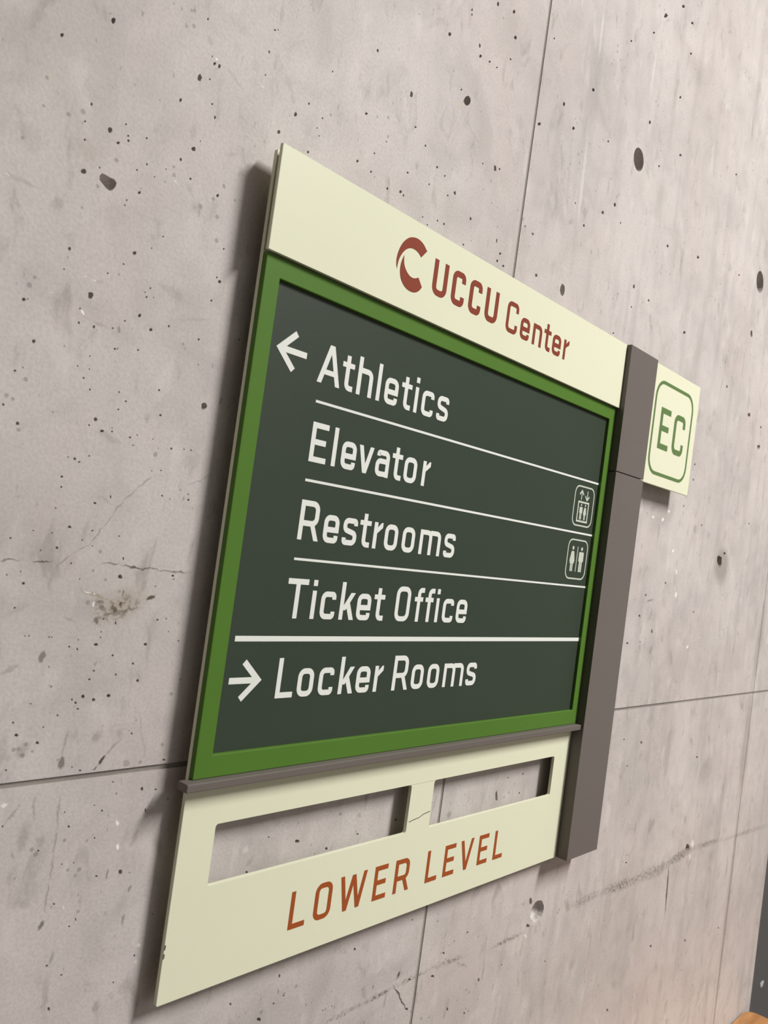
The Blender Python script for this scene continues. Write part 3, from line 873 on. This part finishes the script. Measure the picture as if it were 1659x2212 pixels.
def glyph(ch, w_, wd=None):
    """strokes of a letter, cap height 1: list of ('p', polyline, closed) | ('b', box) | ('g', polygon)"""
    h = w_ / 2
    X = XH
    G = []
    pth = lambda pts, closed=False: G.append(('p', rounded(pts, closed), closed))
    bx = lambda *a: G.append(('b', a))
    sl = lambda x0, y0, x1, y1, hw: G.append(('g', [(x0, y0), (x0 + hw, y0), (x1 + hw, y1), (x1, y1)]))
    r = 0.135
    if ch == 'A':
        W = wd or .80; a = w_ * 1.08
        sl(0, 0, W / 2 - a / 2 - .005, 1, a); sl(W - a, 0, W / 2 - a / 2 + .005, 1, a); bx(.14, .235, W - .14, .235 + w_ * .92)
    elif ch == 't':
        pth([(.20, .905), (.20, h, r), (.44, h)]); bx(0, X - w_ * .92, .44, X)
    elif ch == 'h':
        W = wd or .585; bx(0, 0, w_, 1); pth([(h, X - h), (W - h, X - h, r), (W - h, 0)])
    elif ch == 'n':
        W = wd or .56; bx(0, 0, w_, X); pth([(h, X - h), (W - h, X - h, r), (W - h, 0)])
    elif ch == 'l':
        bx(0, 0, w_, 1)
    elif ch == 'i':
        bx(0, 0, w_, X); bx(0, .845, w_, 1)
    elif ch == 'e':
        W = wd or .55
        bx(h, .345 - h, W - .002, .345 + h); pth([(W - h, .345 - h), (W - h, X - h, r), (h, X - h, r), (h, h, r), (W - h - .01, h, r), (W - h - .01, .205)])
    elif ch == 'c':
        W = wd or .54
        pth([(W - h, X - .205), (W - h, X - h, r), (h, X - h, r), (h, h, r), (W - h, h, r), (W - h, .205)])
    elif ch == 's':
        W = wd or .54
        pth([(W - h, X - .195), (W - h, X - h, .12), (h, X - h, .12), (h, X / 2 + .045, .11), (W - h, X / 2 - .045, .11), (W - h, h, .12), (h, h, .12), (h, .195)])
    elif ch == 'v':
        W = wd or .58; a = w_ * 1.05
        sl(W / 2 - a / 2, 0, 0, X, a); sl(W / 2 - a / 2, 0, W - a, X, a)
    elif ch == 'a':
        W = wd or .55
        pth([(h + .02, X - .17), (h + .02, X - h, .12), (W - h, X - h, .12), (W - h, 0)])
        pth([(W - h, .425), (h, .425, .12), (h, h, .12), (W - h, h + .01)])
    elif ch == 'o':
        W = wd or .555
        pth([(h, h, .15), (W - h, h, .15), (W - h, X - h, .15), (h, X - h, .15)], True)
    elif ch == 'r':
        bx(0, 0, w_, X); G.append(('g', [(w_ - .03, .40), (.35, X - .135), (.35, X), (.29, X), (w_ - .03, X - .17)]))
    elif ch == 'm':
        W = wd or .985; c = W / 2
        bx(0, 0, w_, X); pth([(h, X - h), (c, X - h, r), (c, 0)]); pth([(c - .02, X - h), (W - h, X - h, r), (W - h, 0)])
    elif ch == 'k':
        W = wd or .565; a = w_ * 1.18
        bx(0, 0, w_, 1); sl(w_ * .4, .255, W - a - .02, X, a); sl(W - a, 0, .20, .455, a)
    elif ch == 'f':
        pth([(.19, 0), (.19, 1 - h, .12), (.415, 1 - h)]); bx(0, X - w_ * .92, .38, X)
    elif ch == 'T':
        W = wd or .70; bx(0, 1 - w_, W, 1); bx(W / 2 - h, 0, W / 2 + h, 1 - w_)
    elif ch == 'E':
        W = wd or .58; bx(0, 0, w_, 1); bx(w_, 0, W, w_); bx(w_, 1 - w_, W - .01, 1); bx(w_, .5 - h + .01, W - .06, .5 + h + .01)
    elif ch == 'R':
        W = wd or .71; q = W - .06
        bx(0, 0, w_, 1); pth([(w_ * .5, 1 - h), (q - h, 1 - h, .16), (q - h, .425, .16), (w_ * .5, .425)]); sl(W - w_ * 1.1, 0, W * .5, .43, w_ * 1.1)
    elif ch == 'L':
        W = wd or .58; bx(0, 0, w_, 1); bx(w_, 0, W, w_)
    elif ch == 'O':
        W = wd or .64; pth([(h, h, .17), (W - h, h, .17), (W - h, 1 - h, .17), (h, 1 - h, .17)], True)
    elif ch == 'C':
        W = wd or .62; pth([(W - h, .70), (W - h, 1 - h, .15), (h, 1 - h, .15), (h, h, .15), (W - h, h, .15), (W - h, .30)])
    elif ch == 'U':
        W = wd or .64; pth([(h, 1), (h, h, .17), (W - h, h, .17), (W - h, 1)])
    elif ch == 'W':
        W = wd or 1.06; a = w_ * 1.0
        b1, b2, t1 = W * .20, W * .80 - a, W / 2 - a / 2
        sl(b1, 0, 0, 1, a); sl(b1, 0, t1, .97, a); sl(b2, 0, t1, .97, a); sl(b2, 0, W - a, 1, a)
    elif ch == 'V':
        W = wd or .72; a = w_ * 1.05
        sl(W / 2 - a / 2, 0, 0, 1, a); sl(W / 2 - a / 2, 0, W - a, 1, a)
    return G


def draw(ink, ch, x, z, H, sw, wd=None):
    for kind, *rest in glyph(ch, sw / H, (wd / H) if wd else None):
        tr = lambda q: (x + q[0] * H, z + q[1] * H)
        if kind == 'p':
            ink.ribbon([tr(q) for q in rest[0]], sw, rest[1])
        elif kind == 'b':
            a = rest[0]
            ink.box(x + a[0] * H, z + a[1] * H, x + a[2] * H, z + a[3] * H)
        else:
            ink.poly([tr(q) for q in rest[0]])


def word(chars, z, H, sw, y, mat, parent, label):
    ink = Ink()
    for c in chars:
        draw(ink, c[0], c[1], z, H, sw, c[2] if len(c) > 2 else None)
    return ink.make('lettering', y, mat, parent, label)


H1, SW = 0.0448, 0.0064
YM = 0.005
word([('A', .0747, .0358), ('t', .1117), ('h', .1379), ('l', .1723), ('e', .1866), ('t', .2169), ('i', .2434), ('c', .2580), ('s', .2900)], .4083, H1, SW, YM, M_WHITE, panelo, 'white word Athletics')
word([('E', .0788, .026), ('l', .1137), ('e', .1285), ('v', .1570, .0260), ('a', .1882), ('t', .2172), ('o', .2415), ('r', .2778)], .3190, H1, SW, YM, M_WHITE, panelo, 'white word Elevator')
word([('R', .0781, .0320), ('e', .1165), ('s', .1480), ('t', .1761), ('r', .2016), ('o', .2223), ('o', .2560), ('m', .2910, .0442), ('s', .3434)], .2309, H1, SW, YM, M_WHITE, panelo, 'white word Restrooms')
word([('T', .0748, .0312), ('i', .1136), ('c', .1284), ('k', .1604), ('e', .1896), ('t', .2193)], .1424, H1, SW, YM, M_WHITE, panelo, 'white word Ticket')
word([('O', .2604, .0286), ('f', .2975), ('f', .3197), ('i', .3436), ('c', .3592), ('e', .3905)], .1424, H1, SW, YM, M_WHITE, panelo, 'white word Office')
word([('L', .0777, .0254), ('o', .1092), ('c', .1424), ('k', .1763), ('e', .2060), ('r', .2386)], .0532, H1, SW, YM, M_WHITE, panelo, 'white word Locker')
word([('R', .2740, .0315), ('o', .3115), ('o', .3454), ('m', .3804, .0460), ('s', .4338)], .0532, H1, SW, YM, M_WHITE, panelo, 'white word Rooms')
for (x0, x1, z0, z1) in ((.0778, .7485, .3852, .3882), (.0784, .7485, .2963, .2993), (.0782, .7485, .2076, .2104), (.0113, .7484, .1166, .1225)):
    k = Ink(); k.box(x0, z0, x1, z1); k.make('rule_line', YM, M_WHITE, panelo)
for tip, tail, zc, sgn in ((.0117, .0556, .4318, 1), (.0552, .0110, .0747, -1)):
    k = Ink(); aw = .0070
    t0 = tip + sgn * aw * .70
    k.ribbon([(tip + sgn * .0266, zc + .0200), (t0, zc), (tip + sgn * .0266, zc - .0200)], aw)
    k.box(min(t0, tail), zc - aw * .48, max(t0, tail), zc + aw * .48)
    k.make('arrow', YM, M_WHITE, panelo, 'white arrow pointing left' if sgn > 0 else 'white arrow pointing right')


def outline(k, x0, z0, x1, z1, r, w_):
    k.ribbon(rrect(x0 + w_ / 2, z0 + w_ / 2, x1 - w_ / 2, z1 - w_ / 2, r), w_, True)


def disc(k, cx, cz, r, n=12):
    k.poly([(cx + r * math.cos(2 * math.pi * i / n), cz + r * math.sin(2 * math.pi * i / n)) for i in range(n)])


def figure(k, cx, zf, Hh, dress):
    """standing pictogram figure, feet at zf, height Hh"""
    u = Hh
    disc(k, cx, zf + .925 * u, .075 * u)
    if dress:
        k.poly([(cx - .10 * u, zf + .80 * u), (cx + .10 * u, zf + .80 * u), (cx + .20 * u, zf + .40 * u), (cx + .155 * u, zf + .38 * u), (cx + .165 * u, zf + .31 * u), (cx - .165 * u, zf + .31 * u), (cx - .155 * u, zf + .38 * u), (cx - .20 * u, zf + .40 * u)])
        k.box(cx - .10 * u, zf, cx - .015 * u, zf + .33 * u); k.box(cx + .015 * u, zf, cx + .10 * u, zf + .33 * u)
    else:
        k.poly([(cx - .16 * u, zf + .80 * u), (cx + .16 * u, zf + .80 * u), (cx + .19 * u, zf + .76 * u), (cx + .19 * u, zf + .43 * u), (cx + .12 * u, zf + .40 * u), (cx - .12 * u, zf + .40 * u), (cx - .19 * u, zf + .43 * u), (cx - .19 * u, zf + .76 * u)])
        k.box(cx - .12 * u, zf, cx - .012 * u, zf + .42 * u); k.box(cx + .012 * u, zf, cx + .12 * u, zf + .42 * u)


k = Ink()
outline(k, .6728, .3090, .7395, .3766, .0125, .0024)
k.ribbon([(.6885, .3175), (.7225, .3175), (.7225, .3495), (.6885, .3495)], .0030, True)
figure(k, .6990, .3205, .0262, False); figure(k, .7125, .3205, .0262, True)
for cx, up in ((.6960, 1), (.7152, -1)):
    a, b_ = (.3528, .3690) if up > 0 else (.3695, .3535)
    k.box(cx - .0011, min(a, b_), cx + .0011, max(a, b_) - (0.002 if up > 0 else 0) )
    k.ribbon([(cx - .0068, b_ - up * .0072), (cx, b_ - up * .0006), (cx + .0068, b_ - up * .0072)], .0026)
k.make('pictogram', YM, M_ICON, panelo, 'elevator pictogram, two figures in a car')
k = Ink()
outline(k, .6726, .2202, .7396, .2872, .0125, .0024)
figure(k, .6905, .2332, .0420, True); figure(k, .7196, .2332, .0420, False)
k.box(.7046, .2330, .7066, .2752)
k.make('pictogram', YM, M_ICON, panelo, 'restroom pictogram, woman and man')

# header lettering and emblem
HH = 0.0448
word([('U', .2354, .0290), ('C', .2745, .0275), ('C', .3125, .0272), ('U', .3502, .0295)], .5580, HH, .0078, -.0058, M_RED, head, 'dark red word UCCU')
XH_old = XH
XH = 0.70
word([('C', .4025, .0285), ('e', .4395), ('n', .4730), ('t', .5036), ('e', .5292), ('r', .5622)], .5573, HH * .985, .0062, -.0058, M_RED, head, 'dark red word Center')
XH = XH_old


def px_poly(pts, ox, oy, sc, y):
    out = []
    for a, b_ in pts:
        q = un(ox + a / sc, oy + b_ / sc, y)
        out.append((q.x, q.z))
    return out


def smooth(pts, keep, it=2):
    """Chaikin rounding of a closed outline, sharp at the indices in keep"""
    sharp = set(keep)
    for _ in range(it):
        new, ns = [], set()
        n = len(pts)
        for i in range(n):
            a, b_ = pts[i], pts[(i + 1) % n]
            if i in sharp:
                ns.add(len(new)); new.append(a)
            else:
                new.append((a[0] * .75 + b_[0] * .25, a[1] * .75 + b_[1] * .25)) if False else None
            q0 = (a[0] * .75 + b_[0] * .25, a[1] * .75 + b_[1] * .25)
            q1 = (a[0] * .25 + b_[0] * .75, a[1] * .25 + b_[1] * .75)
            if i not in sharp:
                new.append(q0)
            if (i + 1) % n not in sharp:
                new.append(q1)
        pts, sharp = new, ns
    return pts


k = Ink()
up = [(134, 432), (128, 380), (140, 312), (172, 240), (212, 200), (250, 186), (300, 198), (342, 240), (370, 300), (324, 347), (302, 308), (272, 282), (240, 271), (202, 285), (170, 320), (146, 370)]
lowr = [(192, 328), (166, 385), (156, 460), (168, 530), (205, 592), (260, 623), (302, 614), (328, 580), (302, 504), (270, 512), (236, 496), (206, 450), (189, 395)]
k.poly(smooth(px_poly(up, 820, 460, 3.6065, -.0058), (0, 8, 9)))
k.poly(smooth(px_poly(lowr, 820, 460, 3.6065, -.0058), (0, 7, 8)))
k.make('emblem', -.0058, M_RED, head, 'dark red letter C emblem split by a swoosh')

# lower lettering
word([('L', .1490, .0258), ('O', .1885, .0286), ('W', .2305, .0480), ('E', .2940, .0256), ('R', .3350, .0320)], -.2206, .0442, .0062, .0067, M_ORANGE, back, 'rust orange word LOWER')
word([('L', .4027, .0256), ('E', .4426, .0258), ('V', .4806, .0320), ('E', .5268, .0256), ('L', .5686, .0252)], -.2206, .0442, .0062, .0067, M_ORANGE, back, 'rust orange word LEVEL')
# EC plate
KE = (CAM[1] + 0.0055) / (CAM[1] + 0.0165)                    # plate measured at another depth first
ex = lambda x: CAM[0] + (x - CAM[0]) * KE
ez = lambda z: CAM[2] + (z - CAM[2]) * KE
word([('E', ex(.9098), .0455), ('C', ex(.9722), .0518)], ez(.4787), .0780, .0106, -.0055, M_ECG, ec, 'moss green letters EC')
k = Ink(); outline(k, ex(.8785), ez(.4292), ex(1.0520), ez(.6035), .030, .0063); k.make('border', -.0055, M_ECG, ec, 'moss green rounded border')
# pen scratch on the bar between the cut-outs
k = Ink()
k.ribbon(px_poly([(883, 1776), (893, 1771), (905, 1766), (914, 1759), (929, 1752)], 0, 0, 1, .0067), .0011)
k.make('scratch', .0067, M_SCR, back, 'thin dark scratch', 0.0001)
k = Ink()
for q in ((349, 2050), (347, 2069)):
    c_ = un(*q, .0067)
    k.poly([(XLFT + .0002, c_.z - .003), (XLFT + .0016, c_.z - .002), (XLFT + .0018, c_.z + .002), (XLFT + .0002, c_.z + .003)])
k.make('chipped_edge', .0067, M_SCR, back, 'dark chips on the plate edge', 0.0001)

# ------------------------------------------------------------------ wooden table at the end of the wall
TZ = P(0, 0, -0.925).z
TX1 = 2.020 * S
tab = empty('side_table', (TX1 - 0.4, -0.22, 0), 'tan wooden table standing against the end of the concrete wall', 'table')
idc = lambda x, y, z: Vector((x, z, y))
bevel(link('table_top', plate_mesh('table_top', rrect(TX1 - 0.80, -0.45, TX1, -0.003, 0.022, 6), [], TZ - 0.028, TZ, idc), M_WOOD, tab), 0.004, 3)
for x in (TX1 - 0.76, TX1 - 0.08):
    for y in (-0.42, -0.07):
        bevel(link('leg', box_mesh('leg', (x, y, 0), (x + 0.04, y + 0.04, TZ - 0.028)), M_WOOD, tab), 0.003)
for nm, a, b_ in (('apron', (TX1 - .72, -.41, TZ - .10), (TX1 - .08, -.39, TZ - .028)), ('apron', (TX1 - .72, -.06, TZ - .10), (TX1 - .08, -.04, TZ - .028))):
    link(nm, box_mesh(nm, a, b_), M_WOOD, tab)

# ------------------------------------------------------------------ the ceiling fixture that holds the strip lamp
for i, (tx, ty, tz, en) in enumerate(TROFFERS):
    fx = empty('ceiling_troffer', (tx, ty, CEIL), 'white rectangular ceiling troffer above the grey sign post', 'lamp')
    rim = plate_mesh('rim', rect(tx - .19, ty - .73, tx + .19, ty + .73), [rect(tx - .165, ty - .705, tx + .165, ty + .705)], CEIL - .03, CEIL, lambda x, y, z: Vector((x, z, y)))
    link('rim', rim, M_METAL, fx)
    link('reflector', box_mesh('reflector', (tx - .165, ty - .705, CEIL - .006), (tx + .165, ty + .705, CEIL - .001)), M_METAL, fx)
